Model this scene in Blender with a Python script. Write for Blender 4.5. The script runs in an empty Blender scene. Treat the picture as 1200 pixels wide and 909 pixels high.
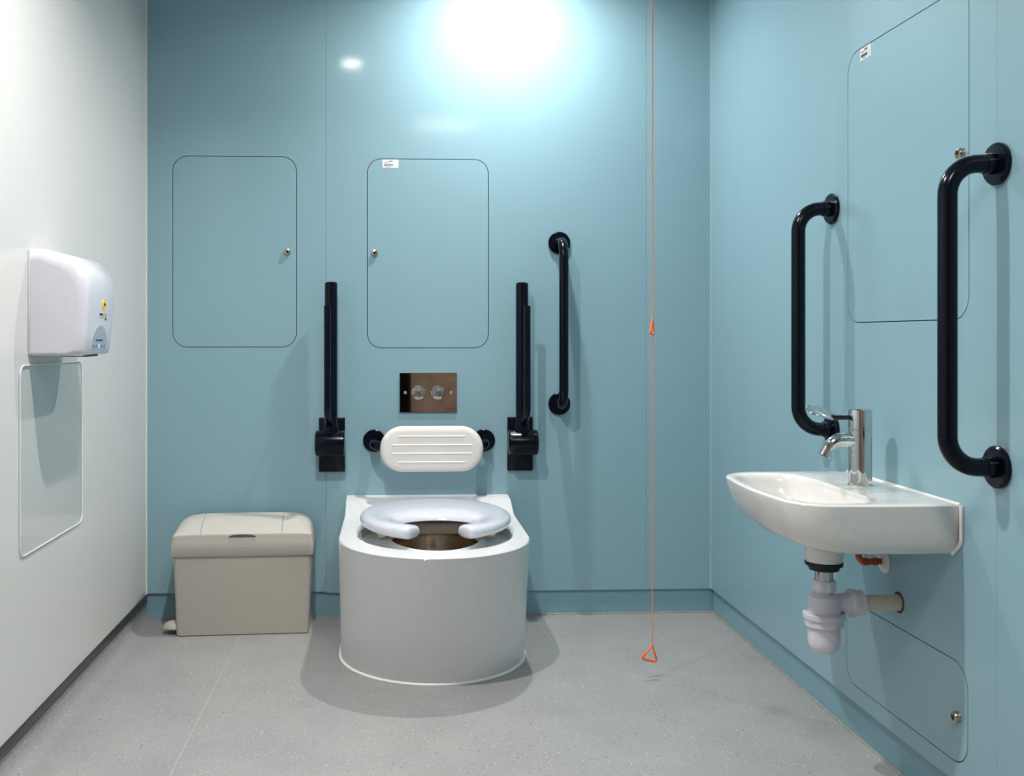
import bpy, bmesh, math, random
from mathutils import Vector, Matrix
PI = math.pi
S = bpy.context.scene
C = S.collection
random.seed(4)

# ------------------------------------------------------------------ camera, world, lights, exposure
cam = bpy.data.cameras.new('camera'); co = bpy.data.objects.new('camera', cam); C.objects.link(co)
co.location = (0, -3.7, 1.05); co.rotation_euler = (PI/2, 0, -math.radians(2.5))
cam.sensor_width = 36; cam.lens = 1156/1200*36
cam.shift_x = 0.0746; cam.shift_y = -0.0504; cam.clip_start = 0.02
S.camera = co
w = bpy.data.worlds.new('world'); S.world = w; w.use_nodes = True
w.node_tree.nodes['Background'].inputs[0].default_value = (0.75, 0.82, 0.9, 1)
w.node_tree.nodes['Background'].inputs[1].default_value = 0.12
S.view_settings.view_transform = 'Standard'; S.view_settings.look = 'None'
S.view_settings.gamma = 1; S.view_settings.use_curve_mapping = False
S.view_settings.exposure = 0.0
H = 2.52                                    # ceiling height
LIGHTS = [((0.42, -0.34), 18, 154), ((-0.22, -1.60), 23.5, 138), ((0.35, -3.1), 19, 160)]  # last entry: added fill lamp, no real fitting
for (x, y), wt, sprd in LIGHTS:
    l = bpy.data.lights.new('downlight_or_fill', 'AREA'); l.shape = 'DISK'; l.size = 0.055 if y > -3 else 0.42; l.spread = math.radians(sprd)
    l.energy = wt; l.color = (1.0, 0.965, 0.925)
    o = bpy.data.objects.new('downlight_or_fill', l); C.objects.link(o); o.location = (x, y, H-0.012)

# ------------------------------------------------------------------ helpers
def lin(c):
    return tuple(((v/255)/12.92 if v/255 <= .04045 else ((v/255+.055)/1.055)**2.4) for v in c) + (1,)
def mat(name, rgb, rough=.5, metal=0., spec=.5, coat=0., crough=.04, noise=None, bump=0., bscale=300, trans=0., ior=1.45, emit=0.):
    m = bpy.data.materials.new(name); m.use_nodes = True
    nt = m.node_tree; b = nt.nodes['Principled BSDF']
    b.inputs['Base Color'].default_value = lin(rgb); b.inputs['Roughness'].default_value = rough
    b.inputs['Metallic'].default_value = metal; b.inputs['Specular IOR Level'].default_value = spec
    b.inputs['Coat Weight'].default_value = coat; b.inputs['Coat Roughness'].default_value = crough
    b.inputs['Transmission Weight'].default_value = trans; b.inputs['IOR'].default_value = ior
    if emit:
        b.inputs['Emission Color'].default_value = lin(rgb); b.inputs['Emission Strength'].default_value = emit
    tc = nt.nodes.new('ShaderNodeTexCoord')
    if noise:
        sc, amt = noise
        n = nt.nodes.new('ShaderNodeTexNoise'); n.inputs['Scale'].default_value = sc; n.inputs['Detail'].default_value = 3
        nt.links.new(tc.outputs['Object'], n.inputs['Vector'])
        r = nt.nodes.new('ShaderNodeValToRGB')
        r.color_ramp.elements[0].position = .3; r.color_ramp.elements[1].position = .7
        r.color_ramp.elements[0].color = lin([max(0, v-amt) for v in rgb]); r.color_ramp.elements[1].color = lin([min(255, v+amt) for v in rgb])
        nt.links.new(n.outputs['Fac'], r.inputs[0]); nt.links.new(r.outputs[0], b.inputs['Base Color'])
    if bump:
        n = nt.nodes.new('ShaderNodeTexNoise'); n.inputs['Scale'].default_value = bscale; n.inputs['Detail'].default_value = 2
        nt.links.new(tc.outputs['Object'], n.inputs['Vector'])
        bp = nt.nodes.new('ShaderNodeBump'); bp.inputs['Strength'].default_value = bump; bp.inputs['Distance'].default_value = .001
        nt.links.new(n.outputs['Fac'], bp.inputs['Height']); nt.links.new(bp.outputs[0], b.inputs['Normal'])
    return m
M = {}
M['teal'] = mat('teal_laminate', (138, 174, 187), .34, spec=.4, coat=.5, crough=.09, noise=(220, 3), bump=.12, bscale=420)
M['teal_plinth'] = mat('teal_plinth', (124, 163, 177), .35, noise=(200, 3), bump=.1)
M['gap'] = mat('dark_gap', (52, 68, 76), .8, noise=(50, 4))
M['white_lam'] = mat('white_laminate', (212, 211, 209), .3, noise=(150, 2), bump=.1, bscale=420)
M['ceil'] = mat('ceiling_paint', (232, 232, 228), .9, noise=(30, 2), bump=.2)
M['navy'] = mat('navy_coated_metal', (2, 8, 22), .2, spec=.27, noise=(90, 2), bump=.05, bscale=200)
M['chrome'] = mat('chrome', (205, 205, 205), .045, 1, noise=(30, 2))
M['steel'] = mat('brushed_steel', (196, 178, 156), .25, 1, noise=(14, 30), bump=.15, bscale=60)
M['ceramic'] = mat('white_ceramic', (226, 224, 221), .13, coat=.4, noise=(40, 2))
M['solid'] = mat('white_resin', (218, 219, 220), .28, coat=.15, noise=(60, 2), bump=.05)
M['resin_top'] = M['solid']
M['seat'] = mat('seat_plastic', (203, 206, 216), .16, coat=.3, noise=(60, 2))
M['pad'] = mat('pad_plastic', (228, 224, 219), .42, noise=(120, 3), bump=.15)
M['bin'] = mat('bin_plastic', (178, 173, 164), .42, noise=(260, 4), bump=.25, bscale=500)
M['bin_lid'] = mat('bin_lid_plastic', (196, 192, 185), .36, noise=(260, 3), bump=.2, bscale=500)
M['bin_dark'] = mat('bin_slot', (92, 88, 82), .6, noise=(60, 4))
M['pedal'] = mat('bin_pedal', (190, 186, 176), .4, noise=(90, 3))
M['dryer'] = mat('dryer_plastic', (212, 211, 220), .14, coat=.3, noise=(60, 2))
M['dryer_grey'] = mat('dryer_grey', (158, 170, 180), .3, noise=(80, 3))
M['yellow'] = mat('yellow_sticker', (240, 200, 10), .4, noise=(90, 4))
M['ink'] = mat('dark_ink', (52, 54, 62), .5, noise=(90, 4))
M['blue_led'] = mat('blue_led', (90, 120, 255), .4, emit=2.5)
M['sticker'] = mat('sticker_paper', (232, 230, 230), .45, noise=(120, 3))
M['orange'] = mat('orange_plastic', (255, 108, 24), .32, noise=(90, 5))
M['cord'] = mat('orange_cord', (236, 142, 86), .6, noise=(400, 14))
M['blackrub'] = mat('black_rubber', (16, 16, 18), .45, noise=(90, 3))
M['basetrim'] = mat('black_trim_plastic', (34, 32, 36), .3, noise=(60, 5))
M['bead'] = mat('floor_edge_bead', (150, 146, 138), .55, noise=(90, 14))
M['seal'] = mat('white_silicone', (232, 232, 230), .35, noise=(60, 2))
M['pvc_white'] = mat('white_pvc', (218, 215, 224), .35, noise=(60, 3), bump=.08)
M['pvc_beige'] = mat('beige_pipe', (212, 206, 188), .4, noise=(60, 4))
M['copper'] = mat('copper_pipe', (190, 104, 62), .34, .75, noise=(60, 18))
M['brass'] = mat('nickel_lock', (196, 186, 168), .22, 1, noise=(60, 10))
M['wood'] = mat('brown_door_veneer', (176, 146, 124), .4, noise=(9, 14))
M['backdrop_dark'] = mat('dark_backdrop', (12, 12, 13), .8, noise=(20, 3))
M['frame'] = mat('door_frame_paint', (90, 84, 78), .5, noise=(20, 3))
# acrylic sheet
M['acrylic'] = mat('clear_acrylic', (244, 249, 249), .02, noise=(20, 1))
nt_ = M['acrylic'].node_tree; out_ = nt_.nodes['Material Output']
tr_ = nt_.nodes.new('ShaderNodeBsdfTransparent'); tr_.inputs[0].default_value = (.965, .975, .975, 1)
gl_ = nt_.nodes.new('ShaderNodeBsdfGlossy'); gl_.inputs['Roughness'].default_value = .02
fr_ = nt_.nodes.new('ShaderNodeFresnel'); fr_.inputs[0].default_value = 1.22
mx_ = nt_.nodes.new('ShaderNodeMixShader')
gm_ = nt_.nodes.new('ShaderNodeNewGeometry'); ff_ = nt_.nodes.new('ShaderNodeMath'); ff_.operation = 'SUBTRACT'; ff_.inputs[0].default_value = 1
fm_ = nt_.nodes.new('ShaderNodeMath'); fm_.operation = 'MULTIPLY'      # no reflection from the inner side of the sheet
nt_.links.new(gm_.outputs['Backfacing'], ff_.inputs[1]); nt_.links.new(ff_.outputs[0], fm_.inputs[0]); nt_.links.new(fr_.outputs[0], fm_.inputs[1])
nt_.links.new(fm_.outputs[0], mx_.inputs[0]); nt_.links.new(tr_.outputs[0], mx_.inputs[1]); nt_.links.new(gl_.outputs[0], mx_.inputs[2])
nt_.links.new(mx_.outputs[0], out_.inputs[0])
M['brown_wall'] = mat('brown_grey_wall', (150, 132, 118), .6, noise=(12, 4))
M['acrylic_edge'] = mat('acrylic_edge', (232, 238, 238), .25, noise=(40, 2))

def floor_mat():
    m = bpy.data.materials.new('speckled_vinyl'); m.use_nodes = True
    nt = m.node_tree; b = nt.nodes['Principled BSDF']
    tc = nt.nodes.new('ShaderNodeTexCoord')
    n = nt.nodes.new('ShaderNodeTexNoise'); n.inputs['Scale'].default_value = 5; n.inputs['Detail'].default_value = 6
    nt.links.new(tc.outputs['Object'], n.inputs['Vector'])
    r = nt.nodes.new('ShaderNodeValToRGB')
    r.color_ramp.elements[0].position = .3; r.color_ramp.elements[0].color = lin((146, 146, 146))
    r.color_ramp.elements[1].position = .7; r.color_ramp.elements[1].color = lin((155, 155, 154))
    nt.links.new(n.outputs['Fac'], r.inputs[0])
    last = r.outputs[0]
    for sc, thr, colr in ((150, .11, (122, 123, 126)), (130, .14, (174, 174, 173)), (60, .065, (204, 204, 202)), (45, .055, (84, 84, 88))):
        v = nt.nodes.new('ShaderNodeTexVoronoi'); v.inputs['Scale'].default_value = sc
        mp = nt.nodes.new('ShaderNodeMapping'); mp.inputs['Location'].default_value = (sc*.37, sc*.11, 0)
        nt.links.new(tc.outputs['Object'], mp.inputs[0]); nt.links.new(mp.outputs[0], v.inputs['Vector'])
        # only a share of the cells carry a fleck
        sep = nt.nodes.new('ShaderNodeSeparateColor'); nt.links.new(v.outputs['Color'], sep.inputs[0])
        pick = nt.nodes.new('ShaderNodeMath'); pick.operation = 'LESS_THAN'; pick.inputs[1].default_value = .35
        nt.links.new(sep.outputs[0], pick.inputs[0])
        lt = nt.nodes.new('ShaderNodeMath'); lt.operation = 'LESS_THAN'; lt.inputs[1].default_value = thr*2
        nt.links.new(v.outputs['Distance'], lt.inputs[0])
        mu = nt.nodes.new('ShaderNodeMath'); mu.operation = 'MULTIPLY'
        nt.links.new(lt.outputs[0], mu.inputs[0]); nt.links.new(pick.outputs[0], mu.inputs[1])
        mx = nt.nodes.new('ShaderNodeMixRGB'); mx.inputs[2].default_value = lin(colr)
        nt.links.new(mu.outputs[0], mx.inputs[0]); nt.links.new(last, mx.inputs[1]); last = mx.outputs[0]
    nt.links.new(last, b.inputs['Base Color']); b.inputs['Roughness'].default_value = .42
    bn = nt.nodes.new('ShaderNodeTexNoise'); bn.inputs['Scale'].default_value = 350
    nt.links.new(tc.outputs['Object'], bn.inputs['Vector'])
    bp = nt.nodes.new('ShaderNodeBump'); bp.inputs['Strength'].default_value = .2; bp.inputs['Distance'].default_value = .001
    nt.links.new(bn.outputs['Fac'], bp.inputs['Height']); nt.links.new(bp.outputs[0], b.inputs['Normal'])
    return m
M['floor'] = floor_mat()

def obj(name, bm, m, parent=None, smooth=None, loc=None):
    bmesh.ops.recalc_face_normals(bm, faces=bm.faces[:])
    me = bpy.data.meshes.new(name); bm.to_mesh(me); bm.free()
    me.materials.append(M[m] if isinstance(m, str) else m)
    if smooth is not None:
        for p in me.polygons: p.use_smooth = True
        me.set_sharp_from_angle(angle=math.radians(smooth))
    o = bpy.data.objects.new(name, me); C.objects.link(o)
    if loc: o.location = loc
    if parent: o.parent = parent
    return o
def at(o, root):            # parent to a root Empty without moving (roots are not rotated)
    o.parent = root; o.location = o.location - root.location; return o
def tag(o, label=None, cat=None, group=None, kind=None):
    if label: o['label'] = label
    if cat: o['category'] = cat
    if group: o['group'] = group
    if kind: o['kind'] = kind
    return o
def thing(name, loc, label, cat, group=None, rz=0):
    o = bpy.data.objects.new(name, None); C.objects.link(o); o.location = loc; o.rotation_euler = (0, 0, rz)
    o.empty_display_size = .05
    return tag(o, label, cat, group)

def box(bm, lo, hi, bev=0, seg=2):
    r = bmesh.ops.create_cube(bm, size=1)['verts']
    for v in r:
        v.co = Vector([lo[i] + (v.co[i]+.5)*(hi[i]-lo[i]) for i in range(3)])
    if bev:
        es = {e for v in r for e in v.link_edges}
        bmesh.ops.bevel(bm, geom=list(es), offset=bev, segments=seg, affect='EDGES', profile=.5)
    return bm
def nbox(lo, hi, bev=0, seg=2):
    return box(bmesh.new(), lo, hi, bev, seg)
def axis_mat(axis):
    return {'Z': Matrix(), 'X': Matrix(((0, 0, 1), (0, 1, 0), (-1, 0, 0))).to_4x4(), '-X': Matrix(((0, 0, -1), (0, 1, 0), (1, 0, 0))).to_4x4(),
            '-Y': Matrix(((1, 0, 0), (0, 0, -1), (0, 1, 0))).to_4x4(), 'Y': Matrix(((1, 0, 0), (0, 0, 1), (0, -1, 0))).to_4x4()}[axis]
def lathe(bm, prof, origin, axis='Z', n=40, sx=1., teeth=None):
    """prof: list of (radius, height along axis)"""
    A = axis_mat(axis); O = Vector(origin); rings = []
    for k, (r, h) in enumerate(prof):
        ring = []
        if r < 1e-6:
            ring = [bm.verts.new(O + A.to_3x3() @ Vector((0, 0, h)))]
        else:
            for i in range(n):
                a = 2*PI*i/n
                rr = r
                if teeth and k in teeth[1] and (i % teeth[0]) >= teeth[0]//2: rr = r*teeth[2]
                ring.append(bm.verts.new(O + A.to_3x3() @ Vector((rr*math.cos(a)*sx, rr*math.sin(a), h))))
        rings.append(ring)
    for a, b in zip(rings, rings[1:]):
        la, lb = len(a), len(b)
        if la == 1 and lb == 1: continue
        for i in range(n):
            j = (i+1) % n
            if la == 1: bm.faces.new((a[0], b[i], b[j]))
            elif lb == 1: bm.faces.new((a[i], a[j], b[0]))
            else: bm.faces.new((a[i], a[j], b[j], b[i]))
    for ring in (rings[0], rings[-1]):
        if len(ring) > 1: bm.faces.new(ring)
    return bm
def fillet(pts, r, n=8):
    """round the inner corners of a 3-D polyline"""
    P = [Vector(p) for p in pts]; out = [P[0]]
    for i in range(1, len(P)-1):
        a, b, c = P[i-1], P[i], P[i+1]
        u = (a-b).normalized(); v = (c-b).normalized(); ang = u.angle(v)
        if abs(ang-PI) < 1e-3: out.append(b); continue
        rr = r[i-1] if isinstance(r, (list, tuple)) else r
        d = rr/math.tan(ang/2); cen = b + (u+v).normalized()*(rr/math.sin(ang/2))
        s = b+u*d - cen; e = b+v*d - cen; tot = s.angle(e); ax = s.cross(e).normalized()
        for k in range(n+1):
            out.append(cen + Matrix.Rotation(tot*k/n, 3, ax) @ s)
    out.append(P[-1]); return out
def tube(bm, pts, r, n=20, cap=True, closed=False):
    P = [Vector(p) for p in pts]; N = len(P); rings = []
    T = []
    for i in range(N):
        if closed: t = (P[(i+1) % N]-P[i-1])
        else: t = P[min(i+1, N-1)]-P[max(i-1, 0)]
        T.append(t.normalized())
    up = Vector((0, 0, 1)) if abs(T[0].z) < .9 else Vector((0, 1, 0))
    nx = T[0].cross(up).normalized()
    for i in range(N):
        nx = (nx - T[i]*nx.dot(T[i])).normalized(); ny = T[i].cross(nx)
        rr = r(i/(N-1)) if callable(r) else r
        rings.append([bm.verts.new(P[i] + (nx*math.cos(2*PI*k/n)+ny*math.sin(2*PI*k/n))*rr) for k in range(n)])
    pairs = list(zip(rings, rings[1:])) + ([(rings[-1], rings[0])] if closed else [])
    for a, b in pairs:
        for k in range(n): bm.faces.new((a[k], a[(k+1) % n], b[(k+1) % n], b[k]))
    if cap and not closed: bm.faces.new(rings[0]); bm.faces.new(rings[-1])
    return bm
def rrect(cx, cz, w, h, r, n=8):
    pts = []
    for (sx, sz, a0) in ((1, 1, 0), (-1, 1, PI/2), (-1, -1, PI), (1, -1, 1.5*PI)):
        for k in range(n+1):
            a = a0 + PI/2*k/n
            pts.append((cx + sx*(w/2-r) + r*math.cos(a), cz + sz*(h/2-r) + r*math.sin(a)))
    return pts
def plate(outer, holes, to3, t0, t1):
    """flat sheet with holes. outer / holes: 2-D loops; to3(a,b,t) -> point; t0 back, t1 face"""
    bm = bmesh.new(); loops0 = []; edges = []
    for lp in [outer]+holes:
        vs = [bm.verts.new(to3(a, b, t0)) for a, b in lp]
        loops0.append(vs)
        for i in range(len(vs)): edges.append(bm.edges.new((vs[i], vs[(i+1) % len(vs)])))
    bmesh.ops.triangle_fill(bm, edges=edges, use_beauty=True)
    off = Vector(to3(0, 0, t1)) - Vector(to3(0, 0, t0))
    faces = bm.faces[:]
    mp = {v: bm.verts.new(v.co+off) for v in bm.verts[:]}
    for f in faces: bm.faces.new([mp[v] for v in f.verts])
    for vs in loops0:
        for i in range(len(vs)):
            a, b = vs[i], vs[(i+1) % len(vs)]
            bm.faces.new((a, b, mp[b], mp[a]))
    return bm
def loft(bm, loops, cap0=True, cap1=True, close=True):
    R = [[bm.verts.new(p) for p in lp] for lp in loops]
    n = len(R[0])
    for a, b in zip(R, R[1:]):
        for k in range(n if close else n-1):
            bm.faces.new((a[k], a[(k+1) % n], b[(k+1) % n], b[k]))
    if cap0: bm.faces.new(R[0])
    if cap1: bm.faces.new(R[-1])
    return bm

onback = lambda a, b, t: (a, t, b)             # back wall plane: a = x, b = z, t = y
onright = lambda a, b, t: (t, a, b)            # side walls: a = y, b = z, t = x

# ------------------------------------------------------------------ the room
XL, XR, YF = -0.912, 1.209, -4.30
fl = obj('floor', nbox((XL-.1, YF-.1, -.06), (XR+.1, .1, 0)), 'floor'); tag(fl, kind='structure')
b = obj('weld_seam', nbox((-.5335, YF+.02, -.001), (-.5305, -.045, .0007)), mat('vinyl_weld', (170, 170, 168), .5, noise=(90, 4)), fl)
ce = obj('ceiling', plate([(XL-.1, YF-.1), (XR+.1, YF-.1), (XR+.1, .1), (XL-.1, .1)], [], lambda a, b, t: (a, b, t), H, H+.06), 'ceil'); tag(ce, kind='structure')

PT = .012   # panel thickness
def wall_empty(name):
    o = bpy.data.objects.new(name, None); C.objects.link(o); o['kind'] = 'structure'; return o
# back wall
wb = wall_empty('wall_back')
obj('backing', nbox((XL-.1, PT+.001, .0), (XR+.1, .1, H)), 'gap', wb)
HB1 = (-.586, 1.365, .454, .706); HB2 = (.133, 1.361, .452, .706); RR = .052
def hatch_loop(h, g=0.): return rrect(h[0], h[1], h[2]+g, h[3]+g, RR+g/2)
def panel(parent, x0, x1, z0, z1, holes, to3, t0, t1, m='teal'):
    bm = plate([(x0, z0), (x1, z0), (x1, z1), (x0, z1)], [hatch_loop(h, .0052) for h in holes], to3, t0, t1)
    return obj('panel', bm, m, parent)
panel(wb, XL, -.2484, .0965, H-.001, [HB1], onback, PT, 0)
panel(wb, -.2477, .9597, .092, H-.001, [HB2], onback, PT, 0)
panel(wb, .9604, XR, .092, H-.001, [], onback, PT, 0)
obj('plinth', nbox((XL+.0, .0205, 0), (XR+.03, .03, .0915)), 'teal_plinth', wb) if False else None
pl = obj('plinth', nbox((XL-.02, .0085, 0), (XR+.05, .0128, .11)), 'teal_plinth', wb)
# right wall
wr = wall_empty('wall_right')
obj('backing', nbox((XR+PT+.001, YF-.1, 0), (XR+.1, .1, H)), 'gap', wr)
HR1 = (-1.405, 1.440, .548, .705); HR2 = (-1.398, .245, .552, .215)
panel(wr, -.3036, -.0005, .092, H-.001, [], onright, XR+PT, XR)
panel(wr, -1.7746, -.3043, .092, H-.001, [HR1, HR2], onright, XR+PT, XR)
panel(wr, -2.99, -1.7753, .092, H-.001, [], onright, XR+PT, XR)
panel(wr, YF, -2.992, .092, H-.001, [], onright, XR+PT, XR)
obj('plinth', nbox((XR+.0085, YF, 0), (XR+.0128, .0, .11)), 'teal_plinth', wr)
# left wall: white laminate
wl = wall_empty('wall_left')
obj('backing', nbox((XL-.1, YF-.1, 0), (XL-PT-.001, .1, H)), 'gap', wl)
for y0, y1 in ((-2.6, -.0005), (YF, -2.602)):
    obj('panel', plate([(y0, .094), (y1, .094), (y1, H-.001), (y0, H-.001)], [], onright, XL-PT, XL), 'white_lam', wl)
obj('edge_strip', nbox((XL, -.0035, .094), (XL+.0035, -.0003, H-.001)), 'seal', wl)
# front wall behind the camera, with a brown door standing ajar on an added dark backing
DX0, DX1, DH = -.10, .86, 2.06
wf = obj('wall_front', plate([(XL-.1, 0), (XR+.1, 0), (XR+.1, H), (XL-.1, H)], [[(DX0, .0005), (DX1, .0005), (DX1, DH), (DX0, DH)]],
         onback, YF-.1, YF), 'brown_wall'); tag(wf, kind='structure')
d = obj('door_1', nbox((.15, YF-.05, .008), (DX1-.01, YF-.008, DH-.006), .002), 'wood'); tag(d, kind='structure')
hb = bmesh.new(); lathe(hb, [(.025, 0), (.025, .008)], (.21, YF-.008, 1.0), 'Y', 24); tube(hb, fillet([(.21, YF-.004, 1.0), (.21, YF+.045, 1.0), (.34, YF+.045, 1.0)], .015), .009, 14)
obj('handle', hb, 'chrome', d, 40)
fb = bmesh.new(); box(fb, (DX0-.05, YF, 0), (DX0, YF+.012, DH+.05)); box(fb, (DX1, YF, 0), (DX1+.05, YF+.012, DH+.05)); box(fb, (DX0, YF, DH), (DX1, YF+.012, DH+.05))
tag(obj('trim_1', fb, 'frame'), kind='structure')
dr = obj('wall_backdrop', nbox((-.9, YF-.7, -.02), (1.3, YF-.6, 2.3)), 'backdrop_dark'); tag(dr, kind='structure')  # unseen dark sheet added to give the flush plate a black reflection

# skirtings
bb = bmesh.new(); tube(bb, [(XL+.06, .0065, .0015), (XR+.0065, .0065, .0015)], .0035, 8)
tag(obj('baseboard_back', bb, 'bead'), kind='structure')
bb = bmesh.new(); tube(bb, [(XR+.0065, .0065, .0015), (XR+.0065, YF+.02, .0015)], .0035, 8)
tag(obj('baseboard_right', bb, 'bead'), kind='structure')
# left: coved vinyl with a black capping strip
prof = [(XL-.010, -.001), (XL-.010, .066), (XL-.002, .066), (XL-.002, .045)]
for k in range(9):
    a = PI + PI/2*k/8
    prof.append((XL-.002+.045+.045*math.cos(a), .0453+.045*math.sin(a)))
prof += [(XL+.06, -.001)]
cv = loft(bmesh.new(), [[(x, y, z) for x, z in prof] for y in (YF, .0)])
bl = wall_empty('baseboard_left')
obj('cove', cv, 'floor', bl, 50)
obj('cap_strip', nbox((XL-.011, YF, .064), (XL+.004, -.001, .0935), .0025), 'basetrim', bl, 40)
# pale strip in the right hand back corner, panel-edge highlight put into its colour
cb = nbox((XR-.0035, -.0035, .092), (XR, 0, H-.001), .001)
tag(obj('trim_2', cb, mat('corner_highlight', (176, 205, 212), .35, noise=(60, 3))), kind='structure')

# ------------------------------------------------------------------ access panels
def lock(parent, a, z, to3, t_face, sgn):
    """budget lock: chrome ring, recessed square key hole; axis points into the room"""
    ax = '-Y' if to3 is onback else '-X'
    o = to3(a, z, t_face)
    bm = lathe(bmesh.new(), [(.0125, 0), (.0125, .007), (.0105, .011), (.007, .012), (.0065, .009), (0, .009)], o, ax, 28)
    L = obj('lock', bm, 'brass', parent, 35)
    d = Vector((0, -1, 0)) if to3 is onback else Vector((-1, 0, 0))
    p = Vector(o)+d*.0092
    kb = nbox((p.x-.0042 if to3 is onback else p.x-.0004, p.y-.0004 if to3 is onback else p.y-.0042, p.z-.0042),
              (p.x+.0042 if to3 is onback else p.x+.0004, p.y+.0004 if to3 is onback else p.y+.0042, p.z+.0042))
    obj('keyhole', kb, 'blackrub', L)
def sticker(parent, a0, z1, to3, t, flip=1):
    wd, hg = .060, .031
    L = obj('sticker', plate([(a0, z1-hg), (a0+flip*wd, z1-hg), (a0+flip*wd, z1), (a0, z1)], [], to3, t, t-.0006), 'sticker', parent)
    bm = bmesh.new()
    def rect(x0, x1, y0, y1):
        q = plate([(a0+flip*x0, z1-y1), (a0+flip*x1, z1-y1), (a0+flip*x1, z1-y0), (a0+flip*x0, z1-y0)], [], to3, t-.0005, t-.0009)
        me = bpy.data.meshes.new('tmp'); q.to_mesh(me); q.free(); bm.from_mesh(me); bpy.data.meshes.remove(me)
    rnd = random.Random(7); x = .006
    while x < .040:                                          # bar code
        wv = rnd.choice((.0007, .0012, .0018)); rect(x, x+wv, .0165, .0235); x += wv+rnd.choice((.0007, .0011))
    for k in range(7): rect(.006+k*.0026, .0078+k*.0026, .0095, .0115)   # small print
    for k in range(6): rect(.025+k*.0024, .0265+k*.0024, .004, .009)
    for k in range(6): rect(.015+k*.0026, .0168+k*.0026, .026, .0275)
    obj('print', bm, 'ink', L)
def hatch(h, to3, t, lock_at, label, stick=None):
    loc = to3(h[0], h[1]-h[3]/2, t)
    r = thing('access_panel', loc, label, 'access panel', None)
    bm = plate([(a-(h[0]), b-(h[1]-h[3]/2)) for a, b in hatch_loop(h)], [], to3, PT if to3 is onback else PT, 0)
    dpt = obj('panel', bm, 'teal', r)
    sub = thing  # noqa
    O = Vector(loc)
    a0 = h[0]; z0 = h[1]-h[3]/2
    lock(r, lock_at[0]-a0, lock_at[1]-z0, to3, 0, 1)
    if stick: sticker(r, stick[0]-a0, stick[1]-z0, to3, -.0001, stick[2])
    return r
hatch(HB1, onback, 0, (-.391, 1.365), 'blank blue rounded access panel on the back wall above the beige bin')
hatch(HB2, onback, 0, (-.067, 1.362), 'blue rounded access panel above the flush plate with a small white barcode sticker', (-.038, 1.712, 1))
hatch(HR1, onright, XR, (-1.656, 1.438), 'tall blue rounded access panel with a sticker on the right wall behind the grab rails', (-1.198, 1.7915, -1))
hatch(HR2, onright, XR, (-1.640, .236), 'low wide blue access panel on the right wall under the washbasin')

# ------------------------------------------------------------------ grab rails
def grab_rail(base, z0, z1, outdir, off, r, label, flr=.042, bend=.062):
    """vertical straight rail with bent ends, fixed by two round flanges"""
    base = Vector(base); outd = Vector(outdir); ax = '-Y' if abs(outd.y) > .5 else '-X'
    t = thing('grab_rail', (base.x, base.y, z0), label, 'grab rail', 'navy vertical grab rails')
    O = Vector((base.x, base.y, z0))
    lz = z1-z0
    pts = [outd*.006, outd*off, outd*off+Vector((0, 0, lz)), outd*.006+Vector((0, 0, lz))]
    obj('tube', tube(bmesh.new(), fillet(pts, bend, 12), r, 28), 'navy', t, 40)
    for z in (0, lz):
        bm = lathe(bmesh.new(), [(flr-.001, 0), (flr, .002), (flr, .008), (flr-.003, .011), (r+.003, .012), (r+.002, .030), (r, .031)], (0, 0, z), ax, 40)
        obj('flange', bm, 'navy', t, 35)
    return t
grab_rail((.628, 0, 0), .796, 1.402, (0, -1, 0), .105, .0175, 'navy vertical grab rail on the back wall right of the toilet, beside the support rail')
grab_rail((XR, -1.040, 0), .795, 1.400, (-1, 0, 0), .097, .0185, 'navy vertical grab rail on the right wall nearer the back corner, behind the tap')
grab_rail((XR, -1.782, 0), .789, 1.394, (-1, 0, 0), .105, .0185, 'largest navy vertical grab rail at the right edge, on the wall nearest the camera', flr=.0425)

# ------------------------------------------------------------------ hinged support rails, folded up
def support_rail(x, label, side):
    t = thing('support_rail', (x, 0, .545), label, 'support rail', 'navy fold-up support rails either side of the toilet')
    obj('wall_plate', nbox((-.0485, -.012, 0), (.0485, 0, .202), .003), 'navy', t, 40)
    # hinge drum
    L = .108; x0 = -.054+side*.004
    bm = lathe(bmesh.new(), [(.040, 0), (.0465, .004), (.047, .006), (.047, L-.018), (.0455, L-.0175), (.0455, L-.0155), (.047, L-.015), (.047, L-.004), (.043, L)], (x0, -.058, .112), 'X', 44)
    if side > 0: bm.transform(Matrix.Translation((0, 0, 0)))
    h = obj('hinge', bm, 'navy', t, 35)
    obj('hinge_cheek', nbox((x0+.006, -.050, .068), (x0+L-.006, -.010, .156), .004), 'navy', h, 40)
    # main arm
    bm = bmesh.new(); tube(bm, [(0, -.066, .135), (0, -.066, .703)], .0232, 28)
    bmesh.ops.bevel(bm, geom=[e for e in bm.edges if all(v.co.z > .70 for v in e.verts)], offset=.003, segments=2, affect='EDGES')
    obj('arm', bm, 'navy', t, 40)
    bm = lathe(bmesh.new(), [(.0155, 0), (.0155, .0016), (0, .0022)], (0, -.066, .7032), 'Z', 20)
    obj('end_cap', bm, 'blackrub', t, 40)
    # second, thinner leg in front of the arm
    dx = -.007 if side < 0 else .006
    pts = fillet([(dx, -.066, .178), (dx, -.160, .225), (dx, -.160, .615)], .05, 8)
    lg = obj('leg', tube(bmesh.new(), pts, .0125, 20), 'navy', t, 40)
    obj('stop', tube(bmesh.new(), [(dx, -.085, .575), (dx, -.160, .575)], .005, 12), 'navy', lg, 40)
    bm = lathe(bmesh.new(), [(.026, -.012), (.026, .012)], (0, -.066, .165), 'Z', 24)
    obj('collar', bm, 'navy', t, 40)
support_rail(-.2255, 'navy fold-up support rail left of the toilet, above the bin side', -1)
support_rail(.479, 'navy fold-up support rail right of the toilet, beside the vertical grab rail', 1)

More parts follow.
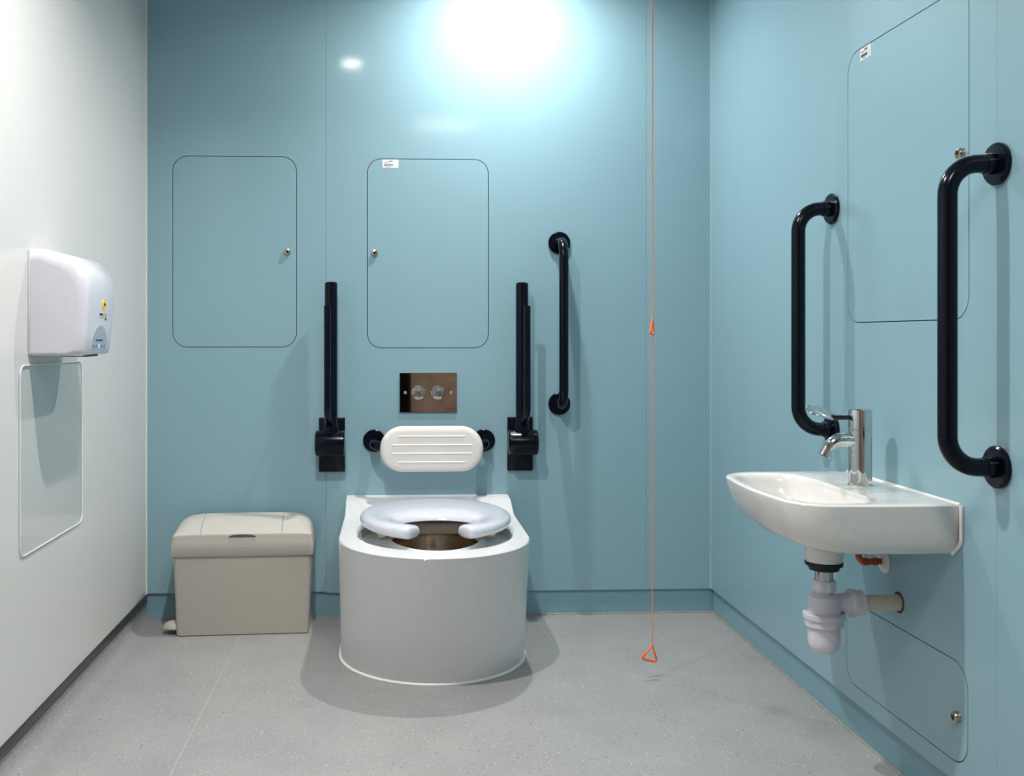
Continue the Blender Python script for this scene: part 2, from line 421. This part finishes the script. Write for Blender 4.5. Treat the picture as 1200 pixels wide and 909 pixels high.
# ------------------------------------------------------------------ backrest
t = thing('backrest', (.137, 0, .60), 'padded white oval backrest with four ribs on navy brackets above the toilet', 'backrest')
LZ = .06
for s in (-1, 1):
    bx = s*.2055
    bm = lathe(bmesh.new(), [(.041, 0), (.042, .002), (.042, .008), (.039, .011), (.021, .012), (.020, .03)], (bx, 0, LZ), '-Y', 40)
    br = obj('bracket', bm, 'navy', t, 35)
bmb = tube(bmesh.new(), fillet([(-.2055, -.006, LZ), (-.2055, -.095, LZ-.012), (.2055, -.095, LZ-.012), (.2055, -.006, LZ)], .045, 10), .0175, 24)
obj('bar', bmb, 'navy', t, 40)
def pad():
    W, Hh, r = .374, .166, .082
    bm = bmesh.new(); loops = []
    for (ins, y) in ((.006, 0), (.001, -.004), (0, -.012), (.0015, -.019), (.006, -.025), (.013, -.0285), (.022, -.0295)):
        loops.append([(x, y-.112, z) for x, z in rrect(.005, LZ-.018, W-2*ins, Hh-2*ins, r-ins, 14)])
    loft(bm, loops)
    return bm
pd = obj('pad', pad(), 'pad', t, 50)
for k, (zz, hw) in enumerate(((.0465, .122), (.0155, .146), (-.0155, .146), (-.0465, .122))):
    z = LZ-.018+zz
    bm = bmesh.new()
    lp = []
    for (ins, y) in ((0, -.1410), (.0008, -.1428), (.0018, -.1436)):
        lp.append([(x, y, zq) for x, zq in rrect(.005, z, 2*hw-2*ins, .0075-2*ins, .0036-ins, 4)])
    loft(bm, lp)
    obj('rib', bm, 'pad', pd, 60)

# ------------------------------------------------------------------ flush plate
t = thing('flush_plate', (.134, 0, .765), 'polished steel flush plate with two round push buttons between backrest and access panel', 'flush plate')
fp = obj('plate', nbox((-.108, -.006, 0), (.108, 0, .149), .0012), mat('mirror_steel', (176, 172, 168), .03, 1, noise=(20, 2)), t)
for bx in (-.037, .036):
    bt = obj('button', lathe(bmesh.new(), [(.0255, 0), (.0255, .003), (.0235, .0045), (.0215, .003), (.0195, .003), (.018, .009), (.016, .011), (.007, .0095), (0, .009)], (bx, -.006, .075), '-Y', 40), 'chrome', t, 30)
for bx in (-.086, .086):
    obj('screw', lathe(bmesh.new(), [(.0055, 0), (.0055, .0015), (.003, .0028), (0, .003)], (bx, -.006, .075), '-Y', 20), 'chrome', t, 30)
bm = bmesh.new()
for k in range(9): box(bm, (.062+k*.0035, -.0064, .012), (.0643+k*.0035, -.0059, .0145))
obj('engraving', bm, 'ink', fp)

# ------------------------------------------------------------------ toilet
CX = .132; HW = .302
def dshape(cy, ry, yb, hw=HW, n=28, ns=6):
    """left back -> along left side -> front arc -> right side -> right back"""
    pts = [(CX-hw, yb+(cy-yb)*k/ns) for k in range(ns)]
    for k in range(n+1):
        a = PI + PI*k/n
        pts.append((CX+hw*math.cos(a), cy+ry*math.sin(a)))
    pts += [(CX+hw, cy+(yb-cy)*k/ns) for k in range(1, ns+1)]
    return pts
ZT = .416
def top_z(y):
    y = -y
    if y < .075: return .456
    if y > .20: return ZT
    u = (y-.075)/.125; u = u*u*(3-2*u)
    return .456+(ZT-.456)*u
t = thing('toilet', (CX, 0, 0), 'wide white one-piece rounded toilet against the back wall with steel bowl', 'toilet')
bm = bmesh.new(); loops = []
NL = 10
for k in range(NL+1):
    f = k/NL
    cy = -.431-.140*f
    lp = [Vector((x, y, 0)) for x, y in dshape(cy, .308, -.001)]
    for p in lp: p.z = f*(top_z(p.y)-.004)
    loops.append(lp)
e = [Vector(p) for p in loops[-1]]; e2 = []
for p in e:
    c = Vector((CX, -.4, p.z)); dd = (c-p); dd.z = 0; dd.normalize()
    q = p+dd*.0035 if p.y < -.002 else p.copy(); q.z = p.z+.004; e2.append(q)
loops.append(e2)
loft(bm, loops, cap0=True, cap1=False, close=True)
# top surface: polar blend from the outline to the bowl opening
n = len(e2)
OC = Vector((CX+.004, -.535)); 
def ell(a, b, cy, p):
    d = Vector((p.x-CX-.004, p.y-cy)); ang = math.atan2(d.y/b, d.x/a)
    return Vector((CX+.004+a*math.cos(ang), cy+b*math.sin(ang)))
rings = []
outer = [p.copy() for p in e2]
ringdefs = []
for p in outer:
    oe = ell(.250, .262, -.530, p); ie = ell(.150, .243, -.538, p)
    gap = (oe-ie).length; dep = min(.024, gap*.36)
    col = []
    for f in (.25, .5, .75, .93):
        q = Vector((p.x+(oe.x-p.x)*f, p.y+(oe.y-p.y)*f)); col.append(Vector((q.x, q.y, top_z(q.y))))
    zt0 = top_z(oe.y)
    col.append(Vector((oe.x, oe.y, zt0-.0005)))
    for f, dz in ((.05, .60), (.12, .9), (.45, 1.), (.80, .95), (.92, .5)):
        q = oe+(ie-oe)*f; col.append(Vector((q.x, q.y, ZT+(zt0-ZT)*(1-f)-dep*dz)))
    col.append(Vector((ie.x, ie.y, ZT-.001)))
    for sc, zz in ((.985, -.004), (.975, -.012), (.972, -.034)):
        q = Vector((OC.x+(ie.x-OC.x)*sc, OC.y+(ie.y-OC.y)*sc)); col.append(Vector((q.x, q.y, ZT+zz)))
    ringdefs.append(col)
prev = None
tv = []
for i, p in enumerate(outer):
    tv.append([bm.verts.new(p)]+[bm.verts.new(q) for q in ringdefs[i]])
for i in range(n):
    j = (i+1) % n
    for k in range(len(tv[0])-1):
        bm.faces.new((tv[i][k], tv[j][k], tv[j][k+1], tv[i][k+1]))
bmesh.ops.remove_doubles(bm, verts=bm.verts[:], dist=.00005)
# the outer ring cuts across the flat ledge: keep its heights true
bm.transform(Matrix.Translation((-CX, 0, 0)))
obj('shroud', bm, 'solid', t, 42)
bm = bmesh.new(); loops = []
for f, z in ((1.0, -.030), (.97, -.06), (.93, -.10), (.84, -.15), (.68, -.20), (.45, -.235), (.22, -.25), (.21, -.30)):
    lp = []
    for k in range(48):
        a = 2*PI*k/48
        lp.append((.004+.148*f*math.cos(a), -.545+.242*f*math.sin(a)+.0*(1-f), ZT+z))
    loops.append(lp)
loft(bm, loops, cap0=False)
obj('bowl', bm, 'steel', t, 60)
bm = bmesh.new()
tube(bm, [(x-CX, y, .0035) for x, y in dshape(-.431, .308, -.004, HW+.002, 40, 2)], .0058, 10)
obj('sealant', bm, 'seal', t, 60)
# seat
def seat_bm():
    cx, yc, a, b_ = .008, -.466, .247, .316
    hx, hy, ha, hb_ = .010, -.585, .122, .100
    phi0 = math.asin(.112/.247)        # half angle of front gap on the outer ellipse
    th0 = math.asin(.068/.128)
    loops = []; NA = 64
    def sec(s, shrink=1., extra=0.):
        # s in [-1,1]; 0 = rear
        po = s*(PI-phi0); pi_ = s*(PI-th0)
        O = Vector((cx+a*math.sin(po), yc+b_*math.cos(po))); I = Vector((hx+ha*math.sin(pi_), hy+hb_*math.cos(pi_)))
        return O, I
    for k in range(NA+1):
        s = -1+2*k/NA
        O, I = sec(s)
        mid = (O+I)/2; half = (O-I).length/2; dr = (O-I).normalized()
        loops.append((mid, half, dr, 1.))
    # rounded tips
    def tip(L, sgn):
        mid, half, dr, _ = L; tang = Vector((-dr.y, dr.x))
        if tang.y > 0: tang = -tang
        tang = (tang+Vector((0, -.3))).normalized()
        return [(mid+tang*.020*f, half*(1-.30*f*f), dr, g) for f, g in ((.4, .985), (.7, .93), (.9, .80), (1.0, .60))]
    full = tip(loops[0], 1)[::-1] + loops + tip(loops[-1], -1)
    out = []
    for mid, half, dr, g in full:
        lp = []
        for j in range(20):
            an = 2*PI*j/20
            cc, ss = math.cos(an), math.sin(an)
            u = math.copysign(abs(cc)**.62, cc); v = math.copysign(abs(ss)**.8, ss)
            p = mid+dr*half*u*(.5+.5*g)
            slope = 0
            z = .457 + (.024 if v > 0 else .018)*v*g - .007*(1-u)/2*(v > 0)
            lp.append((p.x, p.y, z))
        out.append(lp)
    return loft(bmesh.new(), out)
st = obj('seat', seat_bm(), 'seat', t, 80)
for bx, by in ((-.158, -.600), (.170, -.600), (-.15, -.34), (.17, -.34)):
    zt_ = ZT-.027
    obj('buffer', lathe(bmesh.new(), [(0, .0), (.012, .002), (.021, .009), (.024, .018), (.024, .034)], (bx, by, .412), 'Z', 24), 'steel', st, 35)
hb = bmesh.new()
for s in (-1, 1):
    lathe(hb, [(.014, 0), (.014, .02), (.012, .03)], (.008+s*.075, -.118, .430), 'Z', 20)
box(hb, (-.085, -.165, .446), (.101, -.112, .462), .005)
obj('hinge', hb, 'seat', t, 40)

# ------------------------------------------------------------------ sanitary bin
RB = -math.radians(-2.6)
t = thing('sanitary_bin', (-.5305, -.125, 0), 'beige plastic sanitary bin with paler lid and foot pedal, standing beside the toilet', 'bin', rz=math.radians(2.6))
bm = bmesh.new(); loops = []
for z, w_, d_ in ((0.002, .456, .158), (.004, .460, .162), (.10, .466, .166), (.275, .478, .172), (.305, .480, .174)):
    loops.append([(x, y, z) for x, y in rrect(0, 0, w_, d_, .014, 5)])
loft(bm, loops); obj('body', bm, 'bin', t, 40)
# lid: skirt, sloping band
bm = bmesh.new(); loops = []
for z, w_, d_ in ((.280, .488, .184), (.283, .494, .188), (.322, .496, .190), (.330, .492, .186), (.352, .484, .178)):
    loops.append([(x, y, z) for x, y in rrect(0, 0, w_, d_, .010, 6)])
loft(bm, loops); lid = obj('lid', bm, 'bin', t, 35)
def dome(x, v):      # v 0 front .. 1 back ; crown of the lid
    hx = .241; q = min(1, abs(x)/hx)
    e = (1-q**7)**.5 if q < 1 else 0
    return .350 + (.006+.046*math.sin(PI/2*min(1, v*1.25))**.9)*e
def dome_bm(x0, x1, drop=0):
    bm = bmesh.new(); nx, ny = 40, 14; g = []
    for i in range(nx+1):
        u = i/nx
        uu = u
        x = x0+(x1-x0)*uu
        row = []
        for j in range(ny+1):
            v = j/ny
            row.append(bm.verts.new((x, -.086+.166*v + (0), dome(x, v)-drop)))
        row.append(bm.verts.new((x, .084, .345)))
        row.insert(0, bm.verts.new((x, -.0865, .345)))
        g.append(row)
    for i in range(nx):
        for j in range(len(g[0])-1): bm.faces.new((g[i][j], g[i+1][j], g[i+1][j+1], g[i][j+1]))
    bm.faces.new(g[0]); bm.faces.new(g[-1][::-1])
    return bm
obj('lid_end', dome_bm(-.2405, -.146), 'bin_lid', lid, 40)
obj('lid_flap', dome_bm(-.1445, .1355), 'bin_lid', lid, 40)
obj('lid_end', dome_bm(.137, .2405), 'bin_lid', lid, 40)
bm = bmesh.new(); box(bm, (-.143, -.080, .33), (.134, .08, .352)); 
# finger notch: a dark crescent under the flap's front edge and a shallow scoop below
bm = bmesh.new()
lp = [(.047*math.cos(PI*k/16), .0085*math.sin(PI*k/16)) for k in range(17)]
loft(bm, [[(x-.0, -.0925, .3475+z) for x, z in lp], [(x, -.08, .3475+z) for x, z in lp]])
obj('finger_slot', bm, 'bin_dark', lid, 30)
bm = bmesh.new(); sc = [(.046*math.cos(PI+PI*k/16), .034*math.sin(PI+PI*k/16)) for k in range(17)]
loft(bm, [[(x, -.0925-.0035*(z/-.034), .345+z) for x, z in sc], [(x, -.088, .345+z) for x, z in sc]])
obj('finger_scoop', bm, 'bin', lid, 30)
# pedal
bm = lathe(bmesh.new(), [(.030, -.010), (.034, -.006), (.033, 0), (.028, .008), (.018, .015), (0, .018)], (-.240, -.035, .028), 'Z', 28, sx=1.25)
pdl = obj('pedal', bm, 'pedal', t, 50)
obj('pedal_arm', nbox((-.26, -.050, .012), (-.20, -.020, .022), .002), 'bin_dark', pdl, 40)

# ------------------------------------------------------------------ washbasin (fixed to the right wall)
BY, BZ = -1.392, .692
t = thing('washbasin', (XR, BY, .575), 'white ceramic washbasin with a rounded front, fixed to the right wall under the grab rails', 'washbasin')
def bshape(dep, hw, rc, nose=0., n=10):
    """plan loop in local coordinates: x from 0 (wall) to -dep; y +-hw; front corners rounded rc"""
    pts = [(0, -hw), (-dep*.35, -hw-nose*.3), (-dep*.5, -hw-nose*.2)]
    for k in range(n+1):
        a = PI*1.5 - PI/2*k/n
        pts.append((-dep+rc*1.0+rc*1.0*math.cos(a), -hw+rc+rc*math.sin(a)))
    # bowed front
    m = 8
    for k in range(1, m):
        f = k/m; y = (-hw+rc)+(2*hw-2*rc)*f
        pts.append((-dep-nose*math.sin(PI*f), y))
    for k in range(n+1):
        a = PI - PI/2*k/n
        pts.append((-dep+rc+rc*math.cos(a), hw-rc+rc*math.sin(a)))
    pts += [(-dep*.5, hw+nose*.2), (-dep*.35, hw+nose*.3), (0, hw)]
    return pts
bm = bmesh.new(); loops = []
Z0 = .575
for z, dep, hw, rc, ns in ((.5765, .250, .195, .10, .003), (.578, .276, .216, .10, .004), (.582, .296, .229, .10, .006), (.590, .312, .239, .10, .008), (.603, .325, .248, .10, .009),
                           (.620, .336, .2545, .10, .010), (.642, .346, .2585, .10, .011), (.666, .353, .261, .10, .012), (.681, .357, .262, .10, .012), (.689, .358, .262, .10, .012), (.692, .356, .2595, .098, .012)):
    loops.append([(x, y, z-Z0) for x, y in bshape(dep, hw, rc, ns)])
# inner bowl: blend from the rim loop to a rounded opening offset from the tap ledge
def inner(f, z, ex=0.):
    """opening: D with flat side towards the wall at x=-.135"""
    pts = []
    base = bshape(.358, .2595, .098, .012)
    cx0, hwI, d0, d1 = 0, .232, -.128, -.352
    for (x, y) in base:
        u = x/-.380                       # 0 wall .. 1 front
        uu = min(1, max(0, u))
        pts.append((x, y, u))
    return pts
def opening(sx, z):
    base = bshape(.358, .2595, .098, .012); out = []
    N_ = len(base)
    c = Vector((-.240, 0))
    for (x, y) in base:
        d = Vector((x, y))-c
        ang = math.atan2(d.y/.2595, d.x/.145)
        # superellipse opening
        ax_, ay_ = (.104 if math.cos(ang) < 0 else .100), .232
        p = 3.4
        cc, ss = math.cos(ang), math.sin(ang)
        rr = (abs(cc)**p+abs(ss)**p)**(-1/p)
        out.append((c.x+ax_*rr*cc*sx, ay_*rr*ss*sx, z-Z0))
    return out
def mixl(A, B, f, z): return [(a[0]+(b_[0]-a[0])*f, a[1]+(b_[1]-a[1])*f, z-Z0) for a, b_ in zip(A, B)]
rim = loops[-1]; op = opening(1.0, BZ)
loops.append(mixl(rim, op, .08, .6928)); loops.append(mixl(rim, op, .5, .6925)); loops.append(mixl(rim, op, .86, .692))
loops.append(opening(1.0, .690))
for sx, z in ((.975, .686), (.955, .677), (.93, .660), (.89, .640), (.83, .622), (.73, .606), (.58, .596), (.38, .590), (.16, .587)):
    loops.append(opening(sx, z))
loft(bm, loops)
basin = obj('basin', bm, 'ceramic', t, 38)
# outlet boss with a fairing to the wall
DXB = -.182                        # drain x, local
bm = lathe(bmesh.new(), [(.047, .010), (.046, -.015), (.044, -.040), (.041, -.060), (.030, -.061)], (DXB, 0, 0), 'Z', 36)
obj('outlet', bm, 'ceramic', t, 35)
bm = bmesh.new()
for yy in ((-.028, .028),):
    lpA = [(DXB, -.030, .008), (DXB, -.030, -.040), (DXB, .030, -.040), (DXB, .030, .008)]
    lpB = [(-.060, -.026, .008), (-.060, -.026, .001), (-.060, .026, .001), (-.060, .026, .008)]
    loft(bm, [lpA, lpB])
obj('fairing', bm, 'ceramic', t, 35)
bm = bmesh.new()
tube(bm, fillet([(-.003, -.266, .116), (-.003, -.266, .035), (-.003, -.232, .006)], .03, 6), .0045, 8); tube(bm, [(-.003, -.262, .117), (-.003, .262, .117)], .0038, 8)
obj('sealant', bm, 'seal', t, 60)
obj('waste_grate', lathe(bmesh.new(), [(.030, 0), (.030, .002), (.024, .0035), (.012, .002), (0, .002)], (-.240, 0, .0125), 'Z', 28), 'chrome', t, 40)

# tap
TX, TY = 1.125, -1.372
t = thing('tap', (TX, TY, .692), 'chrome mixer tap with a long paddle lever, standing on the washbasin', 'tap')
obj('body', lathe(bmesh.new(), [(.0285, 0), (.0285, .003), (.0265, .005), (.0265, .1335), (.0258, .1345)], (0, 0, 0), 'Z', 44), 'chrome', t, 30)
obj('cartridge_cap', lathe(bmesh.new(), [(.0258, .1345), (.0268, .1355), (.0268, .180), (.0262, .1815), (.0235, .1815), (.0235, .1800), (0, .1800)], (0, 0, 0), 'Z', 44), 'chrome', t, 30)
sp = fillet([(-.010, 0, .108), (-.068, 0, .112), (-.087, 0, .074)], .042, 12)
bm = tube(bmesh.new(), sp, lambda f: .0172-.0040*f, 26)
sp_o = obj('spout', bm, 'chrome', t, 40)
d_ = (Vector((-.087, 0, .074))-Vector((-.068, 0, .112))).normalized(); e_ = Vector((-.087, 0, .074))
obj('aerator', tube(bmesh.new(), [e_-d_*.007, e_+d_*.004], .0142, 24), 'chrome', sp_o, 40)
obj('aerator_mesh', tube(bmesh.new(), [e_+d_*.003, e_+d_*.0045], .0105, 20), 'blackrub', sp_o, 40)
lv = obj('lever', tube(bmesh.new(), [(-.020, 0, .163), (-.075, 0, .163)], lambda f: .0058+.0008*f, 16), mat('lever_dark_chrome', (60, 60, 64), .06, 1, noise=(20, 3)), t, 40)
bm = bmesh.new(); loops = []
for k in range(15):
    f = k/14; s = f
    x = -.066-.066*f; z = .163+.016*math.sin(f*PI*.62)+.004*f
    wv = (.006+.0135*math.sin(PI*min(1, f*1.05+.0))**.7) if f < .96 else .005
    if f > .5: wv = .0195*math.sqrt(max(.02, 1-((f-.5)/.5)**2.6))
    th_ = .0035*(1-.35*f)
    loops.append([(x, .72*wv*math.cos(2*PI*j/18)-th_*.7*math.sin(2*PI*j/18), z+.7*th_*math.sin(2*PI*j/18)+wv*.70*math.cos(2*PI*j/18)) for j in range(18)])
loft(bm, loops); obj('paddle', bm, 'chrome', lv, 60)
obj('grub_screw', lathe(bmesh.new(), [(.0045, 0), (.0045, .0008), (0, .001)], (0.010, -.0258, .016), '-Y', 18), 'steel', t, 40)

# bottle trap and waste pipe
TRX, TRY = XR+DXB, BY
t = thing('bottle_trap', (TRX, TRY, .295), 'white plastic bottle trap hanging under the washbasin', 'trap')
z_ = .295
obj('washer', lathe(bmesh.new(), [(.034, .220), (.044, .218), (.043, .211), (.036, .208), (.034, .200), (.022, .197)], (0, 0, 0), 'Z', 36), 'blackrub', t, 30)
obj('tailpiece', lathe(bmesh.new(), [(.0215, .165), (.0215, .202)], (0, 0, 0), 'Z', 32), 'chrome', t, 30)
obj('top_nut', lathe(bmesh.new(), [(.024, .149), (.0275, .151), (.0275, .172), (.025, .175), (.022, .175)], (0, 0, 0), 'Z', 32, teeth=(4, (1, 2), .95)), 'pvc_white', t, 25)
bod = obj('body', lathe(bmesh.new(), [(.036, .070), (.0375, .085), (.0375, .126), (.034, .137), (.026, .142), (.0205, .144), (.0205, .152)], (0, 0, 0), 'Z', 40), 'pvc_white', t, 35)
obj('collar_nut', lathe(bmesh.new(), [(.040, .066), (.0445, .068), (.0445, .084), (.048, .0855), (.048, .096), (.046, .0975), (.038, .098)], (0, 0, 0), 'Z', 48, teeth=(6, (1, 2), .965)), 'pvc_white', t, 25)
obj('cup', lathe(bmesh.new(), [(0, 0), (.014, .001), (.025, .006), (.033, .015), (.0365, .028), (.037, .040), (.037, .068)], (0, 0, 0), 'Z', 40), 'pvc_white', t, 50)
obj('branch', lathe(bmesh.new(), [(.022, .028), (.023, .045), (.028, .058), (.029, .066)], (0, 0, .119), 'X', 32), 'pvc_white', t, 35)
obj('side_nut', lathe(bmesh.new(), [(.028, .062), (.034, .063), (.034, .070), (.0315, .071), (.031, .092), (.024, .094)], (0, 0, .119), 'X', 40, teeth=(5, (3, 4), .955)), 'pvc_white', t, 25)
t2 = thing('waste_pipe', (XR, TRY, .414), 'short beige waste pipe from the bottle trap into the right wall', 'pipe')
obj('pipe', lathe(bmesh.new(), [(.019, -.088), (.019, .0)], (0, 0, 0), 'X', 32), 'pvc_beige', t2, 35)
obj('wall_hole_ring', lathe(bmesh.new(), [(.0255, -.0008), (.0255, 0)], (0, 0, 0), 'X', 32), mat('cut_hole_edge', (74, 62, 48), .7, noise=(50, 8)), t2, 35)

# copper supply
t = thing('supply_pipe', (XR, -1.325, .497), 'short copper water pipe elbow with a white wall rose under the washbasin', 'pipe')
obj('wall_rose', lathe(bmesh.new(), [(.029, 0), (.029, .003), (.024, .007), (.012, .009)], (0, 0, 0), '-X', 32), 'pvc_white', t, 35)
cpb = tube(bmesh.new(), fillet([(-.006, 0, 0), (-.058, 0, 0), (-.066, 0, .012), (-.066, 0, .060)], [.008, .016], 8), .0078, 18)
cp = obj('pipe', cpb, 'copper', t, 40)
bm = lathe(bmesh.new(), [(.0098, .020), (.0098, .030)], (0, 0, 0), '-X', 24); lathe(bm, [(.0098, .042), (.0098, .056)], (0, 0, 0), '-X', 24)
obj('solder_ring', bm, 'copper', cp, 30)
bm = lathe(bmesh.new(), [(.009, .0), (.010, .002), (.010, .026), (.009, .028)], (-.040, 0, .014), 'Z', 20)
obj('isolator', bm, 'pvc_white', t, 35)

# ------------------------------------------------------------------ hand dryer on the left wall
Y0, Y1 = -1.188, -.925
t = thing('hand_dryer', (XL, (Y0+Y1)/2, 1.0), 'glossy white rounded automatic hand dryer mounted on the left wall', 'hand dryer')
def dryer_loop(f):
    """profile in x,z; f 0..1 insets towards the ends"""
    i = f
    D_, Hh = .136-.024*i, .276-.036*i
    zb = .000+.008*i
    pts = [(.006, zb), (D_-.020, zb-.0), (D_-.006, zb+.004), (D_-.001, zb+.014), (D_+.003, .06), (D_+.008, .12), (D_+.010, .165)]
    rt = .075; ztop = zb+Hh
    cx_, cz_ = D_+.010-rt, ztop-.020-rt*1.0
    for k in range(1, 9):
        a = PI/2*k/8*.92
        pts.append((cx_+rt*math.cos(a), cz_+rt*1.05*math.sin(a)))
    pts += [(.030, ztop-.004), (.015, ztop-.003), (.006, ztop-.008)]
    return pts
bm = bmesh.new(); loops = []
hw = (Y1-Y0)/2
for yy, f in ((-hw, 1.12), (-hw, 1.), (-hw+.0012, .80), (-hw+.004, .52), (-hw+.009, .28), (-hw+.018, .09), (-hw+.030, 0), (0, 0), (hw-.030, 0), (hw-.018, .09), (hw-.009, .28), (hw-.004, .52), (hw-.0012, .80), (hw, 1.), (hw, 1.12)):
    loops.append([(x, yy, z) for x, z in dryer_loop(f)])
loft(bm, loops); cov = obj('cover', bm, 'dryer', t, 40)
obj('back_plate', nbox((0, -hw-.001, .004), (.006, hw+.001, .268), .002), 'dryer', t, 40)
obj('air_outlet', nbox((.05, -.05, -.003), (.12, .05, .003), .002), 'blackrub', t, 40)
def fx(z):      # outer face x at height z on the front
    pts = dryer_loop(0)
    for (xa, za), (xb, zb) in zip(pts, pts[1:]):
        if min(za, zb) <= z <= max(za, zb) and xa > .1 and za != zb: return xa+(xb-xa)*(z-za)/(zb-za)
    return .158
def decal(name, loop, m, d=.0012, parent=cov):
    """thin decal following the cover front; loop of (y,z)"""
    bm = bmesh.new(); c = (sum(p[0] for p in loop)/len(loop), sum(p[1] for p in loop)/len(loop))
    def P_(y, z): return (fx(z)+d, y, z)
    ringsN = 5; prevr = None; cv_ = bm.verts.new(P_(*c))
    for k in range(1, ringsN+1):
        f = k/ringsN; r = [bm.verts.new(P_(c[0]+(y-c[0])*f, c[1]+(z-c[1])*f)) for y, z in loop]
        for i in range(len(r)):
            j = (i+1) % len(r)
            if prevr is None: bm.faces.new((cv_, r[i], r[j]))
            else: bm.faces.new((prevr[i], prevr[j], r[j], r[i]))
        prevr = r
    low = [bm.verts.new(Vector(v.co)-Vector((d+.0006, 0, 0))) for v in prevr]
    for i in range(len(low)):
        j = (i+1) % len(low); bm.faces.new((prevr[i], prevr[j], low[j], low[i]))
    return obj(name, bm, m, parent, 30)
decal('control_panel', [(.070*math.cos(PI*k/20), .017+.062*math.sin(PI*k/20)) for k in range(21)], 'dryer_grey', .0008)
decal('badge', [(.022+.017*math.cos(2*PI*k/24), .134+.0145*math.sin(2*PI*k/24)) for k in range(24)], 'yellow', .0012)
def rl(y, z, w_, h_): return [(y-w_/2, z-h_/2), (y+w_/2, z-h_/2), (y+w_/2, z+h_/2), (y-w_/2, z+h_/2)]
bm_names = [(.017, .135, .005, .009), (.023, .134, .006, .005), (.028, .135, .003, .008)]
for a in bm_names: decal('badge_mark', rl(*a), 'ink', .0018)
for k in range(7): decal('lettering', rl(-.012+k*.010, .108, .0065, .0055), 'ink' if k < 3 else 'dryer_grey', .0012)
decal('underline', rl(.018, .1020, .066, .0022), 'yellow', .0012)
decal('lettering', rl(.042, .0955, .010, .0055), 'ink', .0012)
for k in range(8): decal('lettering', rl(-.028+k*.0075, .040, .0055, .004), 'ink', .0014)
for k in range(5):
    decal('indicator', rl(-.046+k*.023, .024, .006 if k != 2 else .011, .007 if k != 2 else .010), 'blue_led' if k == 2 else 'ink', .0014)

# clear splash guard below it
gc, gw, gz, gh = -1.0075, .483, .743, .470
t = thing('splash_guard', (XL, gc, gz-gh/2), 'clear plastic splash guard sheet on the left wall below the hand dryer', 'splash guard')
bm = plate([(a, b_+gh/2) for a, b_ in rrect(0, 0, gw, gh, .028)], [], onright, .0012, .0042)
obj('sheet', bm, 'acrylic', t)
lpo = rrect(0, gh/2, gw, gh, .028); 
bm = bmesh.new(); tube(bm, [(.0030, a, b_) for a, b_ in lpo], .0017, 8, closed=True)
obj('polished_edge', bm, 'acrylic_edge', t, 60)

# ------------------------------------------------------------------ emergency pull cord
t = thing('pull_cord', (.797, -.705, .05), 'orange emergency pull cord with two triangular handles hanging in front of the back wall', 'pull cord')
bm = tube(bmesh.new(), [(0, 0, 1.052), (0, 0, H-.05-.012)], .0019, 10)
obj('cord', bm, 'cord', t, 60)
bm = tube(bmesh.new(), [(0, 0, .05), (0, 0, 1.01)], .0017, 10)
obj('cord', bm, 'cord', t, 60)
def tri(zc, w_, h_, rot, tilt, r=.0036):
    pts = fillet([(0, 0, 0), (w_/2, 0, -h_), (-w_/2, 0, -h_), (0, 0, 0)], .006, 5)[1:-1]
    P3 = [Vector((0, 0, 0))]+[p for p in pts]
    Mx = Matrix.Rotation(rot, 4, 'Z') @ Matrix.Rotation(tilt, 4, 'Y')
    bm = tube(bmesh.new(), [Mx @ p + Vector((0, 0, zc)) for p in P3], r, 12, closed=True)
    return bm
obj('handle', tri(.052, .056, .046, math.radians(12), math.radians(15)), 'orange', t, 60)
obj('handle', tri(1.053, .048, .046, math.radians(60), math.radians(4), .0030), 'orange', t, 60)
cr = obj('ceiling_rose', lathe(bmesh.new(), [(.040, 0), (.040, -.008), (.030, -.018), (.006, -.020)], (0, 0, H-.05), 'Z', 32), 'seal', t, 40)

# ------------------------------------------------------------------ ceiling downlights and an added fill (fixtures of the lamps above)
for k, ((x, y), wt, sprd) in enumerate(LIGHTS):
    t = thing('downlight', (x, y, H), ['round recessed ceiling downlight above the toilet close to the back wall', 'round recessed ceiling downlight in the middle of the room on the left',
              'added wide round diffused fill light on the ceiling near the doorway'][k], 'ceiling light', 'recessed ceiling downlights' if k < 2 else None)
    bm = bmesh.new()
    q = 1 if k < 2 else 3.9
    n = 40; prof = [(.058, -.0), (.058, -.013), (.064, -.015), (.080, -.009), (.082, 0)]
    rr = [[bm.verts.new((q*r*math.cos(2*PI*i/n), q*r*math.sin(2*PI*i/n), z)) for i in range(n)] for r, z in prof]
    for a, b_ in zip(rr, rr[1:]):
        for i in range(n): bm.faces.new((a[i], a[(i+1) % n], b_[(i+1) % n], b_[i]))
    obj('rim', bm, 'seal', t, 40)
    obj('lens', lathe(bmesh.new(), [(.057*q, -.004), (.057*q, -.002)], (0, 0, 0), 'Z', 40), mat('lamp_lens', (255, 250, 242), .5, emit=110 if k < 2 else 3), t, 40)
